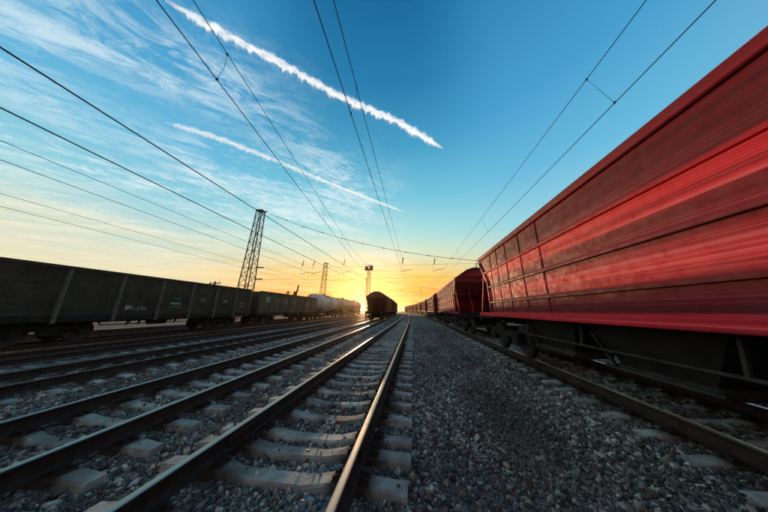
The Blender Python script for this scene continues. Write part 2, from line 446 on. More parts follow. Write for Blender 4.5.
# ---- ground sheet and ballast bed
g = MB(); S = 2500
gv = [(-S, -S, -.12), (S, -S, -.12), (S, S, -.12), (-S, S, -.12)]
g.add(gv, [(0, 1, 2, 3)])
tag(g.build('ground', M['earth']), kind='structure')

xs = np.concatenate([np.arange(-20.5, -7, .30), np.arange(-7, 7, .12), np.arange(7, 9.01, .3)])
ys = np.concatenate([np.arange(-6, 14, .14), np.arange(14, 40, .6), np.arange(40, 261, 4.0)])
XX, YY = np.meshgrid(xs, ys)
ZZ = zb_np(XX, YY)
XB = XX - (np.maximum(0, YY-CURVE_Y)**2)/(2*CURVE_R)
ZZ = zb_np(XB, YY); ZZ[:, 0] = -.3; ZZ[:, -1] = -.3
nx, ny = len(xs), len(ys)
V = np.stack([XB.ravel(), YY.ravel(), ZZ.ravel()], 1)
idx = np.arange(nx*ny).reshape(ny, nx)
Fq = np.stack([idx[:-1, :-1].ravel(), idx[:-1, 1:].ravel(), idx[1:, 1:].ravel(), idx[1:, :-1].ravel()], 1)
me = bpy.data.meshes.new('ballast_bed'); me.from_pydata(V.tolist(), [], Fq.tolist()); me.materials.append(M['bed'])
me.polygons.foreach_set('use_smooth', [True]*len(Fq))
bed = bpy.data.objects.new('ballast_bed', me); COL.objects.link(bed); tag(bed, kind='structure')

# ------------------------------------------------------------------ rails, sleepers, fastenings
G = .795     # half distance between rail-head centres
PROF = [(-.075, 0), (.075, 0), (.075, .011), (.022, .028), (.011, .040), (.0095, .128), (.030, .142), (.0375, .150), (.0375, .172),
        (.030, .1795), (.015, .1815), (-.015, .1815), (-.030, .1795), (-.0375, .172), (-.0375, .150), (-.030, .142), (-.0095, .128), (-.011, .040), (-.022, .028), (-.075, .011)]
PM = [0]*len(PROF)
for k in (8, 9, 10, 11, 12): PM[k] = 1
def rail_path(k, side, y0, y1):
    n = 2 if (y1 <= CURVE_Y and k != 'left') else max(2, int((y1-y0)/3)+1)
    out = []
    for y in np.linspace(y0, y1, n):
        a = heading(k, y); out.append((tx(k, y)+side*G*math.cos(a), y+side*G*math.sin(a), RT-.1815, a))
    return out

# concrete sleeper: trapezoid section, low waist, raised rail seats
def sleeper_mesh(name, jitter=0.0, seed=0):
    rr = random.Random(seed); st = [(-1.35, .128, .108), (-1.10, .146, .108), (-.62, .152, .108), (-.42, .112, .102), (-.30, .098, .108), (0, .096, .096),
          (.30, .098, .108), (.42, .112, .102), (.62, .152, .108), (1.10, .146, .108), (1.35, .128, .108)]
    m = MB(); vs = []
    for (x, zt, w) in st:
        tw = w*.74; j = lambda: rr.uniform(-jitter, jitter)
        vs += [(x, -w, -.06), (x, -tw-.012+j(), zt-.018), (x, -tw+j()+.006, zt+j()*.5), (x, tw+j()-.006, zt+j()*.5), (x, tw+.012+j(), zt-.018), (x, w, -.06)]
    fs = []
    for i in range(len(st)-1):
        for k in range(6): fs.append((i*6+k, i*6+(k+1) % 6, (i+1)*6+(k+1) % 6, (i+1)*6+k))
    e = (len(st)-1)*6; fs += [tuple(range(5, -1, -1)), tuple(e+k for k in range(6))]
    m.add(vs, fs); return m.mesh(name, M['concrete'])
SLEEPERS = [sleeper_mesh('sleeper', .012, s) for s in range(7)]

def fastening_mesh():
    m = MB(); z = .150
    m.cbox((-.185, -.082, z-.005), (.185, .082, z+.016), .006)
    for s in (-1, 1):
        m.box((s*.11-.028, -.055, z+.014), (s*.11+.028, .055, z+.048))
        m.cyl((s*.118, 0, z+.04), (s*.118, 0, z+.082), .013, 6); m.cyl((s*.118, 0, z+.046), (s*.118, 0, z+.066), .024, 6)
        m.cyl((s*.163, .045, z+.012), (s*.163, .045, z+.038), .018, 6); m.cyl((s*.163, -.045, z+.012), (s*.163, -.045, z+.038), .018, 6)
    return m.mesh('rail_fastening', M['rust'])
FAST = fastening_mesh()
fish = MB()
for s in (-1, 1):
    fish.cbox((s*.03-.012, -.40, .045), (s*.03+.012, .40, .125), .006)
    for q in (-.32, -.18, -.06, .06, .18, .32): fish.cyl((s*.03, q, .085), (s*.062, q, .085), .016, 6)
FISH = fish.mesh('fishplate', M['rust'])

SEEN = {'mid': 'steel railway track nearest the camera with white-grey concrete sleepers',
        'left': 'railway track just left of the nearest track, leading to the brown wagon at the sun',
        'second': 'half buried siding track, third empty track from the gravel walkway',
        'third': 'empty siding track closest to the dark gondola wagons',
        'far': 'track under the dark gondolas and tank cars',
        'right': 'track under the red hopper wagons on the right'}
SL = {}   # sleeper positions for clearing stones
near_mid = [.80, 1.36, 1.92, 2.50, 2.90, 3.23, 3.75, 4.28]
for k in TRACKS:
    root = empty('railway_track', (0, 0, 0)); tag(root, SEEN[k], 'railway track', 'parallel railway tracks')
    for side in (-1, 1):
        joints = {'mid': [3.05, 28.05], 'left': [9.0, 34.0], 'right': [7.4, 32.4]}.get(k, [14.0, 39.0])
        cuts = [-5.0] + joints + [240.0]
        for a, b in zip(cuts[:-1], cuts[1:]):
            m = MB(); m.sweep(PROF, rail_path(k, side, a+.003, b-.003), PM); m.build('rail', [M['rust'], M['rail_head'] if k in ('mid', 'left', 'right') else M['rail_dull']], root)
        for jy in joints[:1]:
            a = heading(k, jy); inst('fishplate', FISH, root, (tx(k, jy)+side*G, jy, RT-.1815), a)
    # sleepers
    rr = random.Random(TRACKS.index(k)+3); pos = []
    if k == 'mid': pos = list(near_mid)
    y = pos[-1]+.535 if pos else {'left': .55, 'right': .62, 'second': 1.2, 'third': 2.2, 'far': 3.0}[k]
    lim = {'mid': 44, 'left': 40, 'right': 44, 'second': 24, 'third': 24, 'far': 26}[k]
    while y < lim: pos.append(y); y += .543*(1+rr.uniform(-.05, .05))
    SL[k] = pos
    sink = {'mid': 0, 'left': 0, 'right': 0, 'second': 0, 'third': -.02, 'far': -.02}[k]
    for y in pos:
        a = heading(k, y)+rr.uniform(-.012, .012)
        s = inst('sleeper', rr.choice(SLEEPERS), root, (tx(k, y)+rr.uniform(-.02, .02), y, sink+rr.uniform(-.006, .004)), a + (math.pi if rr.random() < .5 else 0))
        if y < 11 and k in ('mid', 'left', 'right'):
            for sd in (-1, 1): inst('rail_fastening', FAST, s, (sd*G, 0, 0))
    # farther sleepers run together
    m = MB(); y = pos[-1]+.543
    while y < 130 and k in ('mid', 'left', 'right'):
        x = tx(k, y); m.box((x-1.35, y-.10, -.05), (x+1.35, y+.10, .128 if rr.random() < .9 else .1)); y += .543
    if m.v: tag(m.build('distant_sleepers', M['concrete'], root), kind='stuff')

# ------------------------------------------------------------------ ballast stones (instanced on points)
def make_stones():
    pts = []
    cell = .037
    X = np.arange(-15, 8.2, cell); Y = np.arange(.9, 30, cell)
    gx, gy = np.meshgrid(X, Y); gx = gx.ravel(); gy = gy.ravel()
    gx = gx + rng.uniform(-.5, .5, gx.size)*cell; gy = gy + rng.uniform(-.5, .5, gy.size)*cell
    dist = np.hypot(gx, gy)
    # inside the view wedge (with room for a step to the side)
    az = np.degrees(np.arctan2(gx, gy))
    keep = (az > -80) & (az < 66) & (dist > 1.1)
    keep &= rng.random(gx.size) < np.clip((5.0/dist)**1.9, 0, 1)
    keep &= ~((gx < -10.6) & (dist > 12))
    gx, gy, dist = gx[keep], gy[keep], dist[keep]
    # clear rails and sleeper tops
    ok = np.ones(gx.size, bool); top = np.zeros(gx.size, bool)
    for k in TRACKS:
        base = np.vectorize(BASE[k])(gy); d = gx-base
        for s in (-1, 1): ok &= np.abs(d - s*G) > .10
        hide = {'mid': .085, 'left': .085, 'right': .098}.get(k, .07)
        for py in SL[k]:
            if py < 18:
                on = (np.abs(d) < 1.36) & (np.abs(gy-py) < hide)
                keepers = on & (np.random.default_rng(int(py*100)).random(gx.size) < .035)
                top |= keepers; ok &= ~on | keepers
    gx, gy, dist, top = gx[ok], gy[ok], dist[ok], top[ok]
    n = gx.size
    size = np.clip(rng.lognormal(math.log(.0170), .38, n), .007, .044)*np.clip(.9+dist*.035, 1, 1.45)
    gz = zb_np(gx, gy) + size*rng.uniform(-.15, .75, n)
    gz = np.where(top, .118+size*.4, gz)       # a few stones lie on the sleepers
    scl = np.stack([size*rng.uniform(.85, 1.35, n), size*rng.uniform(.7, 1.1, n), size*rng.uniform(.5, .85, n)], 1)
    rot = np.stack([rng.normal(0, .7, n), rng.normal(0, .7, n), rng.uniform(0, 6.283, n)], 1)
    shade = np.clip(rng.beta(.80, 1.35, n) + .10*np.sin(gx*2.3+1)*np.sin(gy*1.7), 0, 1)
    brown = np.array([mnoise.noise((float(a)*.75, float(b)*.45, 4.2)) for a, b in zip(gx, gy)])
    shade *= np.clip(1 - .9*np.clip(brown-.12, 0, 1), .5, 1)
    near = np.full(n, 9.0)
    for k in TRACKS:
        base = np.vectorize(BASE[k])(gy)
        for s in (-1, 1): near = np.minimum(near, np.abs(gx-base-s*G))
    dirt_shade = np.clip(1-(near-.10)/.32, 0, 1)*rng.uniform(.5, 1, n)          # brake dust and oil along the rails, the rails' shade painted in too
    shade *= 1-.72*dirt_shade
    trod = np.exp(-((gx-1.45-.12*np.sin(gy*.9)-.10*gy*.3)/.50)**2)*np.clip(.75+1.2*brown, 0, 1)   # oily dirt trodden into the walkway
    shade *= 1-.55*trod
    tint = np.clip(rng.random(n) + .30*trod + .5*np.clip(brown, 0, 1) + .35*dirt_shade, 0, 1)
    chalk = np.clip(1.15 - np.hypot((gx+.93)/.20, (gy-2.35)/1.5), 0, 1)*rng.random(n)*1.1
    chalk = np.clip(chalk, 0, .85)
    me = bpy.data.meshes.new('ballast_stones'); me.vertices.add(n)
    me.vertices.foreach_set('co', np.stack([gx, gy, gz], 1).ravel())
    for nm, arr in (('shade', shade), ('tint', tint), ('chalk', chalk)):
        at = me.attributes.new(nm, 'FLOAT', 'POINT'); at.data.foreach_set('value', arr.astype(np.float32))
    for nm, arr in (('scl', scl), ('rot', rot)):
        at = me.attributes.new(nm, 'FLOAT_VECTOR', 'POINT'); at.data.foreach_set('vector', arr.astype(np.float32).ravel())
    o = bpy.data.objects.new('ballast_stones', me); COL.objects.link(o)
    tag(o, 'loose grey crushed stone ballast between and beside the tracks', 'gravel', kind='stuff')
    ng = bpy.data.node_groups.new('stones', 'GeometryNodeTree')
    ng.interface.new_socket('Geometry', in_out='INPUT', socket_type='NodeSocketGeometry')
    ng.interface.new_socket('Geometry', in_out='OUTPUT', socket_type='NodeSocketGeometry')
    N = ng.nodes; L = ng.links
    gi = N.new('NodeGroupInput'); go = N.new('NodeGroupOutput')
    join = N.new('GeometryNodeGeometryToInstance')
    for s in range(9):
        ico = N.new('GeometryNodeMeshIcoSphere'); ico.inputs['Radius'].default_value = 1.0; ico.inputs['Subdivisions'].default_value = 1
        rv = N.new('FunctionNodeRandomValue'); rv.data_type = 'FLOAT_VECTOR'
        rv.inputs[0].default_value = (-.52, -.52, -.52); rv.inputs[1].default_value = (.52, .52, .52); rv.inputs['Seed'].default_value = s+11
        sp = N.new('GeometryNodeSetPosition'); L.new(ico.outputs[0], sp.inputs[0]); L.new(rv.outputs[0], sp.inputs['Offset'])
        hull = N.new('GeometryNodeConvexHull'); L.new(sp.outputs[0], hull.inputs[0])
        sm = N.new('GeometryNodeSetMaterial'); sm.inputs['Material'].default_value = M['stone']; L.new(hull.outputs[0], sm.inputs[0])
        L.new(sm.outputs[0], join.inputs[0])
    iop = N.new('GeometryNodeInstanceOnPoints'); L.new(gi.outputs[0], iop.inputs['Points']); L.new(join.outputs[0], iop.inputs['Instance'])
    iop.inputs['Pick Instance'].default_value = True
    ri = N.new('FunctionNodeRandomValue'); ri.data_type = 'INT'
    ri.inputs[4].default_value = 0; ri.inputs[5].default_value = 8
    L.new(ri.outputs[2], iop.inputs['Instance Index'])
    for nm, sock in (('scl', 'Scale'), ('rot', 'Rotation')):
        na = N.new('GeometryNodeInputNamedAttribute'); na.data_type = 'FLOAT_VECTOR'; na.inputs[0].default_value = nm
        L.new(na.outputs[0], iop.inputs[sock])
    L.new(iop.outputs[0], go.inputs[0])
    md = o.modifiers.new('stones', 'NODES'); md.node_group = ng
    print('stones', n)
make_stones()

# ------------------------------------------------------------------ bogies, couplers shared by all wagons
def bogie_parts(root, y, z0=0):
    b = MB()
    for s in (-1, 1):
        b.cbox((s*1.06-.07, y-1.15, .52), (s*1.06+.07, y+1.15, .74), .03)
        b.cbox((s*1.06-.08, y-.34, .30), (s*1.06+.08, y+.34, .56), .04)
        for q in (-.925, .925): b.cbox((s*1.08-.09, y+q-.16, .34), (s*1.08+.09, y+q+.16, .66), .03)
        for q in (-.16, 0, .16): b.cyl((s*1.06, y+q, .46), (s*1.06, y+q, .72), .06, 8)
    b.cbox((-1.15, y-.2, .62), (1.15, y+.2, .86), .03)
    bo = b.build('bogie', M['black'], root)
    for q in (-.925, .925):
        w = MB(); w.cyl((-1.0, y+q, .475), (1.0, y+q, .475), .08, 10)
        for s in (-1, 1):
            w.cyl((s*.73, y+q, .475), (s*.86, y+q, .475), .475, 28); w.cyl((s*.70, y+q, .475), (s*.735, y+q, .475), .505, 28)
            w.cyl((s*.86, y+q, .475), (s*.885, y+q, .475), .40, 24); w.cyl((s*.86, y+q, .475), (s*.93, y+q, .475), .13, 12)
        w.build('wheelset', [M['steel_dark']], bo)
    return bo
def coupler_parts(root, yend, s):
    c = MB(); c.cbox((-.12, min(yend, yend+s*.75), .93), (.12, max(yend, yend+s*.75), 1.13), .02)
    c.cbox((-.22, min(yend+s*.62, yend+s*.95), .86), (.20, max(yend+s*.62, yend+s*.95), 1.20), .05)
    c.build('coupler', M['black'], root)

# ------------------------------------------------------------------ covered hopper wagon
HT, HB = 5.6, 4.72           # half length at the top and at the foot of the side wall
def make_hopper(name, mat, dull, rib=.013):
    root = empty(name)
    w = 1.48
    # side walls: flat sheet with a slanting end
    for s in (-1, 1):
        poly = [(-HB, 1.30), (HB, 1.30), (HB+.06, 2.42), (HT, 3.30), (HT, 3.50), (-HT, 3.50), (-HT, 3.30), (-HB-.06, 2.42)]
        m = MB(); n = len(poly)
        vs = [(s*w, y, z) for y, z in poly] + [(s*(w-.03), y, z) for y, z in poly]
        fs = [tuple(range(n)), tuple(range(2*n-1, n-1, -1))] + [(i, (i+1) % n, n+(i+1) % n, n+i) for i in range(n)]
        m.add(vs, fs); m.build('side_wall', mat, root)
        # horizontal ribs: shallow pressed channels
        for z, h in ((1.70, .10), (2.26, .10), (2.84, .10)):
            yl = HB - .02 if z < 2.4 else HB + .06 + (z-2.42)/.88*(HT-HB-.06) - .03
            m = MB(); pr = [(w+.001, z-h/2), (w+.040, z-h/2+.012), (w+.040, z+h/2-.045), (w+.001, z+h/2)]
            k = len(pr); vs = [(s*x, -yl, zz) for x, zz in pr] + [(s*x, yl, zz) for x, zz in pr]
            m.add(vs, [(i, (i+1) % k, k+(i+1) % k, k+i) for i in range(k)] + [tuple(range(k)), tuple(range(2*k-1, k-1, -1))])
            m.build('horizontal_rib', mat, root)
        m = MB(); m.cbox((min(s*(w-.005), s*(w+.055)), -HT, 3.40), (max(s*(w-.005), s*(w+.055)), HT, 3.55), .015); m.build('top_chord', mat, root)
        m = MB(); m.cbox((min(s*(w-.05), s*(w+.065)), -6.05, 1.20), (max(s*(w-.05), s*(w+.065)), 6.05, 1.335), .012); m.build('side_sill', mat, root)
        # upright ribs
        k = 0
        for yy in (np.arange(-4.25, 4.26, .85) if rib > .02 else [-4.25, -3.4, -2.05, 1.35, 2.2, 3.05, 3.75, 4.35]):
            m = MB(); m.cbox((min(s*(w-.01), s*(w+rib)), yy-.020, 1.337), (max(s*(w-.01), s*(w+rib)), yy+.020, 3.398), .004)
            m.build('upright_rib', mat, root)
        for e in (-1, 1):      # slanting end post and gusset
            m = MB(); m.beam((s*(w+.015), e*(HB+.02), 1.337), (s*(w+.015), e*(HB+.06), 2.42), .07, .07); m.beam((s*(w+.015), e*(HB+.06), 2.42), (s*(w+.015), e*(HT-.04), 3.34), .07, .07)
            m.beam((s*(w-.02), e*5.9, 1.3), (s*(w-.02), e*5.15, 2.9), .06, .06)
            m.build('end_post', mat, root)
    # roof: arched sheet with overhanging rim
    prof = [(-1.50, 3.47), (-1.42, 3.53), (-.68, 4.03), (-.30, 4.16), (.30, 4.16), (.68, 4.03), (1.42, 3.53), (1.50, 3.47)]
    m = MB(); n = len(prof)
    vs = [(x, -HT, z) for x, z in prof] + [(x, HT, z) for x, z in prof]
    m.add(vs, [(i, i+1, n+i+1, n+i) for i in range(n-1)] + [(n-1, 0, n, 2*n-1)] + [tuple(range(n)), tuple(range(2*n-1, n-1, -1))])
    rf = m.build('roof', dull, root)
    for yy in np.arange(-HT+.05, HT, .93):
        m = MB(); pr = [(x*1.008, z+.022) for x, z in prof[1:-1]]
        for a, b in zip(pr[:-1], pr[1:]): m.beam((a[0], yy, a[1]), (b[0], yy, b[1]), .05, .03, up=(0, 1, 0))
        m.build('roof_rib', dull, rf)
    for yy in (-3.9, -1.3, 1.3, 3.9):
        m = MB(); m.cbox((-.28, yy-.5, 4.15), (.28, yy+.5, 4.26), .02); m.cyl((-.26, yy-.52, 4.26), (-.26, yy+.52, 4.26), .02, 6); m.build('loading_hatch', dull, rf)
    # end sheets: upright top panel, sloping lower sheet, hopper floors
    for e in (-1, 1):
        m = MB()
        P = [(HT-.02, 3.47), (HT-.02, 3.25), (HB+.03, 2.40), (3.3, 1.25), (3.2, 1.25), (HB-.03, 2.46), (HT-.07, 3.28), (HT-.07, 3.47)]
        n = len(P); vs = [(-w+.035, e*y, z) for y, z in P] + [(w-.035, e*y, z) for y, z in P]
        m.add(vs, [(i, (i+1) % n, n+(i+1) % n, n+i) for i in range(n)] + [tuple(range(n)), tuple(range(2*n-1, n-1, -1))])
        m.build('end_sheet', dull, root)
        m = MB()
        for x in (-1.0, -.5, 0, .5, 1.0): m.beam((x, e*(HT+.005), 3.45), (x, e*(HB+.10), 2.42), .05, .05)
        for x in (-.62, .62): m.beam((x, e*5.95, 1.25), (x, e*5.20, 2.88), .07, .07)
        m.build('end_stiffener', dull, root)
        m = MB(); m.cbox((-1.5, min(e*4.7, e*6.15), 1.12), (1.5, max(e*4.7, e*6.15), 1.195), .01)
        m.cbox((-1.5, min(e*6.06, e*6.2), .98), (1.5, max(e*6.06, e*6.2), 1.26), .015); m.build('end_platform', M['black'], root)
        if True:
            m = MB()
            for x in (.95, 1.32): m.beam((x, e*6.1, 1.2), (x, e*5.68, 3.9 if x < 1 else 3.55), .03)
            for q in np.linspace(.08, .92, 8): m.beam((.95, e*(6.1-.42*q), 1.2+2.45*q), (1.32, e*(6.1-.42*q), 1.2+2.3*q), .022)
            m.build('ladder', dull, root)
        coupler_parts(root, e*6.2, e)
        bogie_parts(root, e*4.95)
    m = MB(); m.cbox((-.24, -6.1, .88), (.24, 6.1, 1.195), .02); m.build('centre_sill', M['black'], root)
    for yy in (-2.1, 0, 2.1):   # discharge chutes, one to each side
        for s in (-1, 1):
            m = MB(); z0, z1 = .58, 1.24
            m.add([(s*.30, yy-.95, z1), (s*1.20, yy-.95, z1), (s*1.20, yy+.95, z1), (s*.30, yy+.95, z1), (s*.45, yy-.55, z0), (s*1.05, yy-.55, z0), (s*1.05, yy+.55, z0), (s*.45, yy+.55, z0)],
                  [(0,3,2,1),(4,5,6,7),(0,1,5,4),(1,2,6,5),(2,3,7,6),(3,0,4,7)])
            ch_ = m.build('discharge_chute', M['black'], root)
            m = MB(); m.cbox((s*.75-.36, yy-.62, .46), (s*.75+.36, yy+.62, .578), .02); m.build('gate', M['steel_dark'], ch_)
            m = MB(); m.cyl((s*1.16, yy-.7, .52), (s*1.16, yy+.7, .52), .025, 8); m.beam((s*1.16, yy+.5, .52), (s*1.24, yy+.75, 1.05), .05, .03); m.build('gate_lever', M['steel_dark'], ch_)
    m = MB(); m.cyl((-1.26, -2.9, .78), (-1.26, 2.9, .78), .022, 8); m.cyl((-1.1, -3.2, .85), (-1.1, -2.4, .85), .17, 14)
    for yy in (-2.9, -1, 1, 2.9): m.beam((-1.26, yy, .78), (-1.2, yy, 1.2), .035)
    m.build('brake_gear', M['steel_dark'], root)
    return root

def place(root, k, y):
    root.location = (tx(k, y), y, RT); root.rotation_euler = (0, 0, heading(k, y)); return root

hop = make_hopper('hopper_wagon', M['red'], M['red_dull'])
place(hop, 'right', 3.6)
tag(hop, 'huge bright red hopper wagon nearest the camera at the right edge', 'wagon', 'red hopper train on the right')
ORD = ['second', 'third', 'fourth', 'fifth', 'sixth', 'seventh', 'eighth', 'ninth']
hop2 = make_hopper('hopper_wagon', M['red_old'], M['red_dull'], .045); tag(hop2, None, 'wagon', 'red hopper train on the right')
for i in range(8):
    c = hop2 if i == 0 else copy_tree(hop2); place(c, 'right', 20.0+16.4*i)
    tag(c, 'dark red ribbed hopper wagon, %s from the camera in the right-hand train' % ORD[i])

bh = make_hopper('hopper_wagon', M['brown'], M['brown'], .035)
place(bh, 'left', 36.8)
tag(bh, 'dark brown hopper wagon end right beside the low sun', 'wagon', 'brown hopper train on the left track')
for i in range(5):
    c = copy_tree(bh); place(c, 'left', 53.2+16.4*i)
    tag(c, 'brown hopper wagon, %s in line behind the one beside the sun' % ORD[i])

# ------------------------------------------------------------------ gondola wagon
def make_gondola(mat, ribm, seed):
    rr = random.Random(seed); root = empty('gondola_wagon'); w = 1.50; L = 6.35
    ribs = [-4.63, -2.78, -.925, .925, 2.78, 4.63]
    for s in (-1, 1):
        edges = [-L]+ribs+[L]
        for a, b in zip(edges[:-1], edges[1:]):          # pressed side panels between the ribs, a little dished
            m = MB(); yy = np.linspace(a+.004, b-.004, 5); zz = np.linspace(1.20, 3.22, 6); vs = []; fs = []
            for iy, y in enumerate(yy):
                for iz, z in enumerate(zz):
                    d = 0 if iy in (0, 4) or iz in (0, 5) else rr.uniform(-.030, .012)
                    vs.append((s*(w+d), y, z))
            for iy in range(4):
                for iz in range(5): q = iy*6+iz; fs.append((q, q+1, q+7, q+6))
            b0 = len(vs); vs += [(s*(w-.06), y, z) for (_, y, z) in vs[:]]
            fs += [tuple(b0+i for i in f[::-1]) for f in fs[:]]
            rim = [i*6 for i in range(5)] + [24+i for i in range(1, 6)] + [i*6+5 for i in range(3, -1, -1)] + [i for i in range(4, 0, -1)]
            fs += [(rim[i], rim[(i+1) % len(rim)], b0+rim[(i+1) % len(rim)], b0+rim[i]) for i in range(len(rim))]
            m.add(vs, fs); m.build('side_panel', mat, root)
        for y in ribs:
            m = MB(); h = .085
            m.add([(s*(w+.002), y-.085, .86), (s*(w+.002), y+.085, .86), (s*(w+.12), y+.05, .86), (s*(w+.12), y-.05, .86),
                   (s*(w+.002), y-.085, 3.24), (s*(w+.002), y+.085, 3.24), (s*(w+.09), y+.05, 3.24), (s*(w+.09), y-.05, 3.24)],
                  [(0,3,2,1),(4,5,6,7),(0,1,5,4),(1,2,6,5),(2,3,7,6),(3,0,4,7)])
            m.build('side_rib', ribm, root)
        m = MB(); m.cbox((min(s*(w-.06), s*(w+.10)), -L-.05, 3.225), (max(s*(w-.06), s*(w+.10)), L+.05, 3.36), .02); m.build('top_rail', mat, root)
        m = MB(); m.cbox((min(s*(w-.06), s*(w+.06)), -L-.1, .90), (max(s*(w-.06), s*(w+.06)), L+.1, 1.195), .02); m.build('side_sill', M['black'], root)
        for y in np.arange(-5.5, 5.6, 1.85):             # bottom hatch latches
            m = MB(); m.beam((s*(w-.02), y-.25, .92), (s*(w-.17), y-.25, .66), .07); m.beam((s*(w-.02), y+.25, .92), (s*(w-.17), y+.25, .66), .07)
            m.build('hatch_latch', M['black'], root)
        for e in (-1, 1):
            m = MB(); m.cbox((min(s*(w-.10), s*(w+.05)), min(e*(L-.02), e*(L+.10)), 1.1), (max(s*(w-.10), s*(w+.05)), max(e*(L-.02), e*(L+.10)), 3.22), .02); m.build('corner_post', ribm, root)
    for e in (-1, 1):
        m = MB(); m.cbox((-w+.1, min(e*(L-.05), e*(L+.02)), 1.15), (w-.1, max(e*(L-.05), e*(L+.02)), 3.30), .01)
        for z in (1.7, 2.3, 2.9): m.cbox((-w+.1, min(e*(L+.02), e*(L+.1)), z-.07), (w-.1, max(e*(L+.02), e*(L+.1)), z+.07), .02)
        m.build('end_wall', mat, root)
        m = MB(); m.cbox((-1.5, min(e*(L+.02), e*(L+.14)), .88), (1.5, max(e*(L+.02), e*(L+.14)), 1.14), .02); m.build('end_beam', M['black'], root)
        coupler_parts(root, e*6.45, e); bogie_parts(root, e*4.33)
        m = MB()
        for x in (.9, 1.25): m.beam((x, e*(L+.13), 1.15), (x, e*(L+.13), 3.3), .025)
        for q in np.arange(1.4, 3.2, .32): m.beam((.9, e*(L+.13), q), (1.25, e*(L+.13), q), .022)
        m.build('ladder', M['black'], root)
    m = MB(); m.cbox((-1.44, -L, 1.06), (1.44, L, 1.14), .01); m.build('floor', M['black'], root)
    m = MB(); m.cbox((-.2, -L, .80), (.2, L, 1.05), .02); m.build('centre_sill', M['black'], root)
    m = MB(); m.cyl((.9, -.8, .78), (.9, .1, .78), .18, 14); m.beam((1.2, -3, .7), (1.2, 3, .7), .05); m.build('brake_gear', M['black'], root)
    return root

def marking(root, y, z, w, h, mat, kind, rr, x=1.515):
    """painted strokes or a filled rectangle on the near side; each painted character is a part"""
    if kind == 'block':
        m = MB(); m.box((x-.001, y-w/2, z-h/2), (x+.004, y+w/2, z+h/2)); m.build('painted_marking', mat, root); return
    q = y-w/2
    while q < y+w/2:
        sw = rr.uniform(.05, .11); hh = h*rr.uniform(.6, 1.0); z0 = z-h/2+rr.uniform(0, h*.3); p = sw*.4
        shape = rr.choice(['L', 'F', 'I', 'G'])
        P = {'L': [(0, 0), (sw, 0), (sw, .22), (p, .22), (p, 1), (0, 1)], 'F': [(0, 0), (p, 0), (p, .75), (sw, .75), (sw, 1), (0, 1)],
             'I': [(0, 0), (p, 0), (p, 1), (0, 1)], 'G': [(0, 0), (sw, 0), (sw, .25), (p, .25), (p, .75), (sw, .75), (sw, 1), (0, 1)]}[shape]
        n = len(P); m = MB()
        vs = [(x+.004, q+a, z0+b*hh) for a, b in P] + [(x-.001, q+a, z0+b*hh) for a, b in P]
        m.add(vs, [tuple(range(n)), tuple(range(2*n-1, n-1, -1))] + [(i, (i+1) % n, n+(i+1) % n, n+i) for i in range(n)])
        m.build('painted_marking', mat, root); q += sw+.05

rr = random.Random(21)
g1 = make_gondola(M['olive'], M['rib_green'], 1); place(g1, 'far', 11.93)
tag(g1, 'long dark olive gondola wagon with upright ribs at the left edge', 'wagon', 'goods train on the far left')
XM = 1.518
marking(g1, -1.9, 1.52, .75, .20, M['white_mark'], 'text', rr, XM); marking(g1, -2.3, 1.56, .22, .22, M['white_mark'], 'block', rr, XM)
marking(g1, 0.0, 1.85, .62, .14, M['teal_mark'], 'block', rr, XM); marking(g1, .05, 2.15, .40, .12, M['teal_mark'], 'text', rr, XM)
marking(g1, 0.0, 1.62, .7, .12, M['teal_mark'], 'text', rr, XM)
marking(g1, 1.8, 2.15, .42, .22, M['white_mark'], 'text', rr, XM)
marking(g1, 3.7, 2.1, .40, .25, M['white_mark'], 'text', rr, XM); marking(g1, 5.45, 2.0, .45, .22, M['white_mark'], 'text', rr, XM)
marking(g1, 5.5, 1.72, .5, .18, M['white_mark'], 'text', rr, XM)
g2 = make_gondola(M['olive2'], M['olive2'], 2); place(g2, 'far', 25.95)
tag(g2, 'brown-olive gondola wagon with turquoise panels, just before the tank cars', 'wagon', 'goods train on the far left')
marking(g2, -5.0, 2.55, .95, .62, M['teal_mark'], 'block', rr, XM); marking(g2, -3.4, 2.55, .95, .40, M['teal_mark'], 'text', rr, XM)
marking(g2, -1.8, 2.45, .7, .7, M['white_mark'], 'text', rr, XM); marking(g2, 0, 2.45, .8, .55, M['teal_mark'], 'text', rr, XM)
marking(g2, 3.6, 2.2, .8, .5, M['white_mark'], 'text', rr, XM)

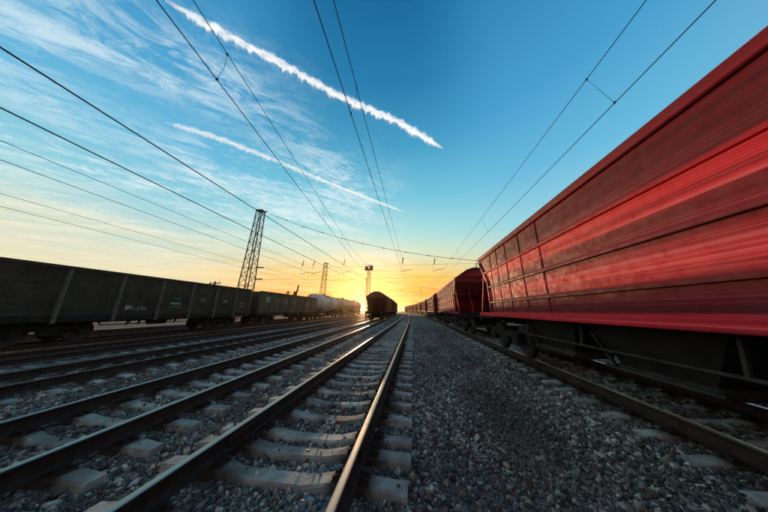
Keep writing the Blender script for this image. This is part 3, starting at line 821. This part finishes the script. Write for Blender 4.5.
# ------------------------------------------------------------------ tank wagons
def make_tank(mat):
    root = empty('tank_wagon'); rad, zc, L = 1.46, 2.72, 4.75
    m = MB(); n = 40
    st = [(-L-.50, .02), (-L-.47, .45), (-L-.36, .85), (-L-.18, 1.22), (-L, 1.0*rad)] + [(y, rad) for y in np.linspace(-L+.6, L-.6, 10)] + [(L, rad), (L+.18, 1.22), (L+.36, .85), (L+.47, .45), (L+.50, .02)]
    vs = []; fs = []
    for y, r in st:
        for k in range(n): a = 2*math.pi*k/n; vs.append((r*math.cos(a), y, zc+r*math.sin(a)))
    for i in range(len(st)-1):
        for k in range(n): fs.append((i*n+k, i*n+(k+1) % n, (i+1)*n+(k+1) % n, (i+1)*n+k))
    m.add(vs, fs, 0, True); m.build('tank_barrel', mat, root)
    for y in (-4.1, -1.5, 1.5, 4.1):
        m = MB(); pts = [((rad+.012)*math.cos(a), y, zc+(rad+.012)*math.sin(a)) for a in np.linspace(-.5, math.pi+.5, 26)]
        for a, b in zip(pts[:-1], pts[1:]): m.beam(a, b, .10, .024, up=(0, 1, 0))
        m.build('strap', M['steel_dark'], root)
    m = MB(); m.cyl((0, 0, zc+rad-.1), (0, 0, zc+rad+.28), .36, 20); m.cyl((0, 0, zc+rad+.28), (0, 0, zc+rad+.33), .41, 20); m.build('manhole_dome', mat, root)
    m = MB()
    for x in (-.8, .8): m.box((x-.22, -1.3, zc+1.28), (x+.22, 1.3, zc+1.31)); 
    for x in (-1.05, 1.05):
        for y in (-1.3, 0, 1.3): m.beam((x, y, zc+1.0), (x, y, zc+1.75), .03)
        m.beam((x, -1.3, zc+1.75), (x, 1.3, zc+1.75), .03)
    m.build('walkway', M['steel_dark'], root)
    for s in (-1, 1):
        m = MB()
        for y in (-.22, .22): m.beam((s*1.5, y, 1.0), (s*1.5, y, zc+.4), .03); m.beam((s*1.5, y, zc+.4), (s*1.02, y, zc+1.3), .03)
        for q in np.arange(1.2, zc+.4, .3): m.beam((s*1.5, -.22, q), (s*1.5, .22, q), .025)
        m.build('ladder', M['steel_dark'], root)
    m = MB(); m.cbox((-.3, -5.3, .88), (.3, 5.3, 1.28), .02)
    for e in (-1, 1):
        m.cbox((-1.4, min(e*5.25, e*5.4), .9), (1.4, max(e*5.25, e*5.4), 1.2), .02)
        m.cbox((-1.25, e*3.9-.2, 1.1), (1.25, e*3.9+.2, 1.75), .05)
    m.build('underframe', M['black'], root)
    for e in (-1, 1): coupler_parts(root, e*5.3, e); bogie_parts(root, e*3.9)
    return root
t1 = make_tank(M['tank']); place(t1, 'far', 38.75)
tag(t1, 'cream white tank wagon with dark bands right behind the gondolas', 'wagon', 'goods train on the far left')
t2 = make_tank(M['tank2']); place(t2, 'far', 50.75)
tag(t2, 'tan brown tank wagon following the cream white one', 'wagon', 'goods train on the far left')
for i in range(1):
    c = copy_tree(t2); place(c, 'far', 62.75+12.0*i)
    tag(c, 'brown tank wagon near the sun, %s tank from the gondolas' % ORD[i+1])

# ------------------------------------------------------------------ low platform edge behind the goods train
pe = empty('low_platform', (-21.0, 18, 0))
for i in range(14):
    y = -10+i*2.0
    q = MB(); q.cbox((-.25, y+.012, -.16), (.25, y+1.988, .44), .02); q.build('concrete_block', M['platform'], pe)
    q = MB(); q.cbox((-1.6, y+.010, .443), (.30, y+1.990, .52), .015); q.build('edge_slab', M['platform'], pe)
tag(pe, 'low pinkish concrete platform edge seen under the gondola wagons', 'platform')

# ------------------------------------------------------------------ lattice masts
def make_tower(h, wb, wt, name='lattice_mast'):
    root = empty(name); n = 13
    cs = lambda t, i: ((1 if i in (0, 3) else -1)*(wb+(wt-wb)*t)/2, (1 if i in (0, 1) else -1)*(wb+(wt-wb)*t)/2, h*t)
    for i in range(4):
        m = MB(); m.beam(cs(0, i), cs(1, i), .11, .11); m.build('corner_leg', M['lattice'], root)
    ts = [1-(1-k/n)**1.0 for k in range(n+1)]
    for i in range(4):
        j = (i+1) % 4; m = MB()
        for k in range(n):
            a, b = (i, j) if k % 2 else (j, i)
            m.beam(cs(ts[k], a), cs(ts[k+1], b), .055, .055); m.beam(cs(ts[k+1], i), cs(ts[k+1], j), .05, .05)
        m.build('lattice_face', M['lattice'], root)
    m = MB(); m.cbox((-wt/2-.12, -wt/2-.12, h), (wt/2+.12, wt/2+.12, h+.10), .02); m.cbox((wt/2+.1, -.06, h-.1), (wt/2+.7, .06, h+.05), .02); m.build('head_plate', M['lattice'], root)
    m = MB(); m.cbox((-wb/2-.3, -wb/2-.3, -.3), (wb/2+.3, wb/2+.3, .25), .05); m.build('footing', M['concrete'], root)
    return root
def insulator(m, a, b, r=.09, n=4, mi=1):
    a = Vector(a); b = Vector(b); m.tube([a, b], r*.35, 6, mi)
    for i in range(n):
        c = a+(b-a)*((i+.5)/n); d = (b-a).normalized()*.03; m.tube([c-d, c+d], [r, r*.6], 8, mi)
TW1 = (-24.2, 28.0); TW2 = (-27.4, 62.0)
T1H = 15.75+CZ; T2H = 14.7+CZ
tw = make_tower(T1H, 1.70, .86); tw.location = (TW1[0]-.5, TW1[1], 0); tw.rotation_euler = (0, R(1.6), R(8))
tag(tw, 'tall lattice steel mast standing behind the dark gondola', 'mast', 'lattice masts beyond the goods train')
tw2 = make_tower(T2H, 1.7, .88); tw2.location = (TW2[0]-.55, TW2[1], 0); tw2.rotation_euler = (0, R(2.0), R(5))
tag(tw2, 'farther lattice steel mast rising behind the tank wagons', 'mast', 'lattice masts beyond the goods train')

# signal mast with a platform head beside the sun, plain post next to it
sx_, sy_ = -8.95, 42.0
sg = empty('signal_mast', (sx_, sy_, 0))
m = MB(); hgt = 9.2+CZ
for i in range(4):
    a = ((1 if i in (0, 3) else -1)*.26, (1 if i in (0, 1) else -1)*.26)
    m.beam((a[0], a[1], 0), (a[0]*.8, a[1]*.8, hgt-1.0), .06)
for k in range(22):
    z0 = k*(hgt-1.0)/22; z1 = (k+1)*(hgt-1.0)/22; s = 1 if k % 2 else -1
    for yy in (-.24, .24): m.beam((-.24*s, yy, z0), (.24*s, yy, z1), .035); m.beam((yy, -.24*s, z0), (yy, .24*s, z1), .035)
m.build('lattice_post', M['lattice'], sg)
m = MB(); m.cbox((-.85, -.5, hgt-1.0), (.85, .5, hgt-.85), .02); m.cbox((-.75, -.35, hgt-.85), (-.25, .35, hgt-.2), .05); m.cbox((.2, -.35, hgt-.85), (.8, .35, hgt-.1), .05)
for x in (-.85, -.4, 0, .4, .85): m.beam((x, -.5, hgt-.85), (x, -.5, hgt), .035)
m.beam((-.85, -.5, hgt-.02), (.85, -.5, hgt-.02), .035); m.cyl((0, 0, hgt-.9), (0, 0, hgt+.35), .05, 8)
m.build('lamp_platform', M['steel_dark'], sg)
tag(sg, 'lattice floodlight mast with a platform head above the brown wagon by the sun', 'mast')
pt = empty('wire_post', (-9.25, 41.0, 0))
m = MB(); m.tube([(0, 0, 0), (0, 0, 6.3+CZ)], [.11, .07], 10); m.build('post', M['wood'], pt)
m = MB(); m.cbox((-.30, -.05, 6.2+CZ), (.30, .05, 6.32+CZ), .02); m.build('cap', M['steel_dark'], pt)
tag(pt, 'plain slim post directly above the sun, left of the floodlight mast', 'post')

# small poles beyond the goods train
def tpole(x, y, h, name, lab, arm=1.3):
    p = empty(name, (x, y, 0)); m = MB(); m.tube([(0, 0, -.1), (0, 0, h)], [.14, .10], 8); m.build('post', M['wood'], p)
    m = MB(); m.cbox((-arm/2, -.06, h-.32), (arm/2, .06, h-.2), .02)
    for q in (-arm*.42, arm*.42): insulator(m, (q, 0, h-.2), (q, 0, h+.02), .05, 2, 0)
    m.build('crossarm', M['wood'], p); tag(p, lab, 'pole', 'telegraph poles beyond the train')
tpole(-26, 24.3, 3.75+CZ, 'telegraph_pole', 'short T-shaped pole above the near gondola, left of the tall mast', 1.7)
tpole(-26, 61.4-2, 4.5+CZ, 'telegraph_pole', 'tiny pole with crossarm right of the second lattice mast', 1.6)
cr = empty('loading_crane', (-26, 43.6, 0))
m = MB(); m.beam((0, 0, 0), (0, 0, 5.0+CZ-.9), .35, .35); m.build('mast', M['black'], cr)
m = MB(); m.beam((-1.0, 0, 2.6+CZ), (.75, 0, 4.4+CZ), .22, .22); m.beam((.35, 0, 3.2+CZ), (.75, 0, 5.5+CZ), .22, .22); m.build('jib', M['black'], cr)
m = MB(); m.beam((-1.6, 0, 0), (-1.6, 0, 4.2+CZ), .2, .2); m.beam((-2.1, 0, 3.9+CZ), (-1.1, 0, 3.9+CZ), .16, .16); m.build('side_post', M['black'], cr)
tag(cr, 'small dark crane with slanting jib above the second gondola', 'crane')

# ------------------------------------------------------------------ overhead lines
def sagline(a, b, sag, n=24):
    a = Vector(a); b = Vector(b); return [a+(b-a)*t - Vector((0, 0, sag*4*t*(1-t))) for t in np.linspace(0, 1, n)]
def poly_y(fx, fz, y0, y1, step=2.0):
    return [(fx(y), y, fz(y)) for y in np.arange(y0, y1+.01, step)]
def catenary(fc, fm, zc, zm, droppers, rc, rm, y1, lab):
    o = empty('overhead_line', (fc(0), 0, 0)); ox = fc(0)
    def cent(f): return lambda y: f(y)-ox
    m = MB(); m.tube(poly_y(cent(fc), lambda y: zc+CZ, -6, y1), rc, 6); m.build('contact_wire', M['wire'], o)
    sg = lambda y: zm+CZ - .10*math.sin(math.pi*max(0, min(1, (y+22)/50 % 1)))
    m = MB(); m.tube(poly_y(cent(fm), sg, -6, y1), rm, 6); m.build('messenger_wire', M['wire'], o)
    for y in droppers:
        m = MB(); a = (fc(y)-ox, y, zc+CZ); b = (fm(y+.15)-ox, y+.15, sg(y+.15))
        mid = (Vector(a)+Vector(b))*.5+Vector((.03, .02, 0)); m.tube([a, mid, b], .0045, 5)
        m.cbox((a[0]-.016, y-.022, a[2]-.012), (a[0]+.016, y+.022, a[2]+.035), .005); m.cbox((b[0]-.016, b[1]-.022, b[2]-.03), (b[0]+.016, b[1]+.022, b[2]+.014), .005)
        m.build('dropper', M['wire'], o)
    tag(o, lab, 'overhead line', 'overhead lines above the tracks')
wob = lambda x, y0: (lambda y: x + bend(y))
catenary(lambda y: 4.78-.012*y+bend(y), lambda y: 4.50-.006*y+bend(y), 4.6, 5.68, [-1.5, 4.4, 12.6, 20, 27, 35], .0095, .009, 120, 'pair of thin overhead wires above the red train')
catenary(lambda y: -1.36+.006*y+bend(y), lambda y: -1.30+.008*y+bend(y), 4.6, 5.72, [-2.0, 3.85, 10.5, 18, 26, 34], .0095, .009, 120, 'pair of thin overhead wires directly above the nearest empty track')
catenary(lambda y: -3.58-.098*min(y, 19)-.012*max(0, y-19)+bend(y), lambda y: -3.66-.105*min(y, 19)+bend(y), 4.6, 5.70, [-2.5, 2.72, 9.5, 16.5, 24], .010, .009, 120, 'pair of overhead wires crossing the contrail above the second track')
catenary(lambda y: -9.35+.01*y+bend(y), lambda y: -8.65+.004*y+bend(y), 4.55, 5.60, [24.0, 32.0], .017, .020, 120, 'thick pair of overhead wires running down from the upper left to the tall mast')
catenary(lambda y: -12.8+bend(y), lambda y: -12.9+bend(y), 4.62, 5.36, [21.0, 30.0], .010, .010, 120, 'faint pair of overhead wires at the left, below the thick pair')
catenary(lambda y: -16.9+bend(y), lambda y: -17.0+bend(y), 4.2, 4.85, [22.0, 31.0], .009, .009, 120, 'lowest faint overhead wires just above the dark gondola')

def cross_span(tw, th, Y, anchors, ropes, x1, lab, drop):
    """sagging head wire from the mast and two level ropes, with hangers"""
    o = empty('cross_span', (tw[0], Y, 0))
    xs_ = [a[0] for a in anchors]; zs_ = [a[1] for a in anchors]
    cf = np.polyfit(xs_, zs_, 3)
    fz = lambda x: float(np.polyval(cf, x))+CZ
    m = MB(); m.tube([(x-tw[0], 0, fz(x)) for x in np.linspace(xs_[0], x1, 40)], .030, 6)
    for x in np.linspace(xs_[0]+3, x1-2, 10): m.cbox((x-tw[0]-.09, -.06, fz(x)-.08), (x-tw[0]+.09, .06, fz(x)+.06), .02)
    m.build('head_wire', M['wire'], o)
    for z in ropes:
        m = MB(); m.tube([Vector((0.2, 0, z+.35+CZ)), *[Vector((x, 0, z+CZ+.35*(1-min(1, x/10)) )) for x in np.linspace(3, x1-tw[0], 16)]], .012, 5); m.build('level_rope', M['wire'], o)
        m = MB(); insulator(m, (1.0, 0, z+CZ+.31), (2.1, 0, z+CZ+.27), .13, 5, 0); m.build('insulator', M['insul'], o)
    for x in drop:
        zt = fz(x); zb = ropes[0]+CZ
        m = MB(); m.tube([(x-tw[0], 0, zt), (x-tw[0], 0, zb)], .005, 5); m.build('hanger', M['wire'], o)
        m = MB(); zi = min(zt-.3, zb+1.1); insulator(m, (x-tw[0]+.10, 0, zi), (x-tw[0]-.08, 0, zi-.85), .12, 4, 0); m.build('insulator', M['insul'], o)
        m = MB(); m.tube([(x-tw[0]-.2, 0, zb-.9), (x-tw[0]+.3, 0, zb-.72), (x-tw[0]+1.2, 0, zb-.62)], .03, 6); m.tube([(x-tw[0]-.2, 0, zb-.9), (x-tw[0]-.2, 0, zb)], .012, 5); m.build('steady_arm', M['wire'], o)
    tag(o, lab, 'cross span', 'wire spans across the tracks')
sc1 = 28.0/30
cross_span(TW1, T1H, TW1[1], [(a*sc1, b*sc1) for a, b in ((-24.07, 16.24), (-13.29, 11.94), (-5.68, 9.51), (1.22, 8.06), (9.15, 6.79))], (6.0, 4.25), 10.5,
           'sagging wire span from the tall lattice mast across all the tracks', (-15.9, -14.2, -9.6, -1.25, 3.0, 8.3))
cross_span(TW2, T2H, TW2[1], [(-27.0, 14.5), (-11.0, 9.3), (0.0, 7.0), (6.6, 6.03)], (5.2, 4.2), 8,
           'distant wire span from the second lattice mast over the tracks', (-18, -14, -10, -3.2, 2.2))

# ------------------------------------------------------------------ dry weeds along the sidings
rw = np.random.default_rng(3); m = MB()
for i in range(900):
    if i < 60: x, y = -8.6+rw.normal(0, .12), 3.75+rw.normal(0, .10)
    else: x, y = rw.choice([-6.7, -10.7, -10.9, -6.6])+rw.normal(0, .35), rw.uniform(4.5, 26)
    h = rw.uniform(.05, .16)*(1.6 if i < 60 else 1); a = rw.uniform(0, 6.28); l = rw.uniform(.2, .7)*h; z = .03
    w_ = .006; ca_, sa_ = math.cos(a), math.sin(a)
    m.add([(x-sa_*w_, y+ca_*w_, z), (x+sa_*w_, y-ca_*w_, z), (x+ca_*l*.5+sa_*w_*.7, y+sa_*l*.5-ca_*w_*.7, z+h*.6), (x+ca_*l*.5-sa_*w_*.7, y+sa_*l*.5+ca_*w_*.7, z+h*.6), (x+ca_*l, y+sa_*l, z+h)], [(0, 1, 2, 3), (3, 2, 4)])
tag(m.build('dry_weeds', M['grass']), 'thin dry weeds growing between the sidings on the left', 'weeds', kind='stuff')

# ------------------------------------------------------------------ contrails: lumpy vapour trails far overhead
def mat_vapour(name, dens):
    m = bpy.data.materials.new(name); m.use_nodes = True; t = NT(m.node_tree); t.n.clear()
    out = t.node('ShaderNodeOutputMaterial'); v = t.node('ShaderNodeVolumePrincipled')
    v.inputs['Color'].default_value = (.93, .975, 1, 1); v.inputs['Emission Color'].default_value = (.80, .93, 1, 1); v.inputs['Emission Strength'].default_value = dens*.30; v.inputs['Density'].default_value = dens; v.inputs['Anisotropy'].default_value = .3  # faint emission added so the vapour looks lit by high sun
    t.l.new(v.outputs[0], out.inputs['Volume']); return m
def contrail_mesh(name, pts, alt, wid, dens, seed, pend, root, fat):
    rr = np.random.default_rng(seed)
    P = [Vector((p[0]*alt, p[1]*alt, alt)) for p in pts]
    n = 1200; cum = [0]
    for a, b in zip(P[:-1], P[1:]): cum.append(cum[-1]+(b-a).length)
    ts = np.linspace(0, cum[-1], n); k = 22; vs = []; fs = []
    xs_ = np.interp(ts, cum, [p.x for p in P]); ys_ = np.interp(ts, cum, [p.y for p in P])
    ker = np.hanning(81); ker /= ker.sum()
    pad = lambda a: np.convolve(np.pad(a, 40, mode='reflect', reflect_type='odd'), ker, mode='valid')
    xs_, ys_ = pad(xs_), pad(ys_)
    for i in range(n):
        t = i/(n-1); c = Vector((xs_[i], ys_[i], alt))
        j = min(i+1, n-1); jj = max(i-1, 0); d = Vector((xs_[j]-xs_[jj], ys_[j]-ys_[jj], 0)).normalized()
        sd = Vector((d.y, -d.x, 0)); up = Vector((0, 0, 1)); s = float(ts[i])
        env = wid[0]+(wid[1]-wid[0])*t
        env *= min(1, .25+t*12)*min(1, (1-t)*9+.12)
        for q in range(k):
            a = 2*math.pi*q/k; ca_, sa_ = math.cos(a), math.sin(a)
            f = .72+.80*mnoise.noise((s/wid[0]*.55, ca_*1.2, sa_*1.2+seed)) + .35*mnoise.noise((s/wid[0]*2.6, ca_*2, sa_*2+seed+9))
            # hanging tufts on the side that faces the viewer's right and down
            low = max(0, -sa_*.75-ca_*.65)
            tuft = max(0, mnoise.noise((s/wid[0]*1.6, 3.3+seed, 0))*1.6+.25)
            f += pend*low**1.6*tuft
            r = max(.12, f)*env*fat
            vs.append(c + sd*(ca_*r) + up*(sa_*r))
    for i in range(n-1):
        for q in range(k): fs.append((i*k+q, i*k+(q+1) % k, (i+1)*k+(q+1) % k, (i+1)*k+q))
    fs.append(tuple(range(k-1, -1, -1))); fs.append(tuple((n-1)*k+q for q in range(k)))
    m = MB(); m.add(vs, fs, 0, True); m.build(name, mat_vapour(name, dens), root)
def contrail(pts, alt, wid, dens, lab, seed, pend):
    root = empty('contrail', (0, 0, 0)); tag(root, lab, 'contrail')
    contrail_mesh('vapour_core', pts, alt, wid, dens, seed, pend*.8, root, .86)
    contrail_mesh('vapour_veil', pts, alt, wid, dens*.22, seed, pend, root, 1.08)
    contrail_mesh('vapour_veil', pts, alt, wid, dens*.06, seed+2, pend*.6, root, 1.45)
ALT = 1500
contrail([(-.784, .35), (-.671, .443), (-.515, .567), (-.389, .676), (-.295, .75), (-.038, .92), (.225, 1.15)], ALT, (25, 27), .030,
         'thick white scalloped contrail slanting across the top of the sky', 3, .85)
contrail([(-1.314, .744), (-1.129, .865), (-.988, 1.014), (-.792, 1.222), (-.574, 1.472), (-.04, 2.02)], ALT, (30, 20), .013,
         'thinner faint contrail lower in the sky, pointing at the rails', 8, .6)

# ------------------------------------------------------------------ evening air
hz = MB(); hz.box((-2600, -2600, -1.12), (2600, 2600, 21.0))
hm = bpy.data.materials.new('haze_air'); hm.use_nodes = True; t = NT(hm.node_tree); t.n.clear()
ho = t.node('ShaderNodeOutputMaterial'); hv = t.node('ShaderNodeVolumePrincipled')
hv.inputs['Color'].default_value = (.97, .70, .38, 1); hv.inputs['Density'].default_value = .00030; hv.inputs['Anisotropy'].default_value = .86
t.l.new(hv.outputs[0], ho.inputs['Volume'])
tag(hz.build('haze', hm), 'thin evening haze over the rail yard', 'haze', kind='stuff')
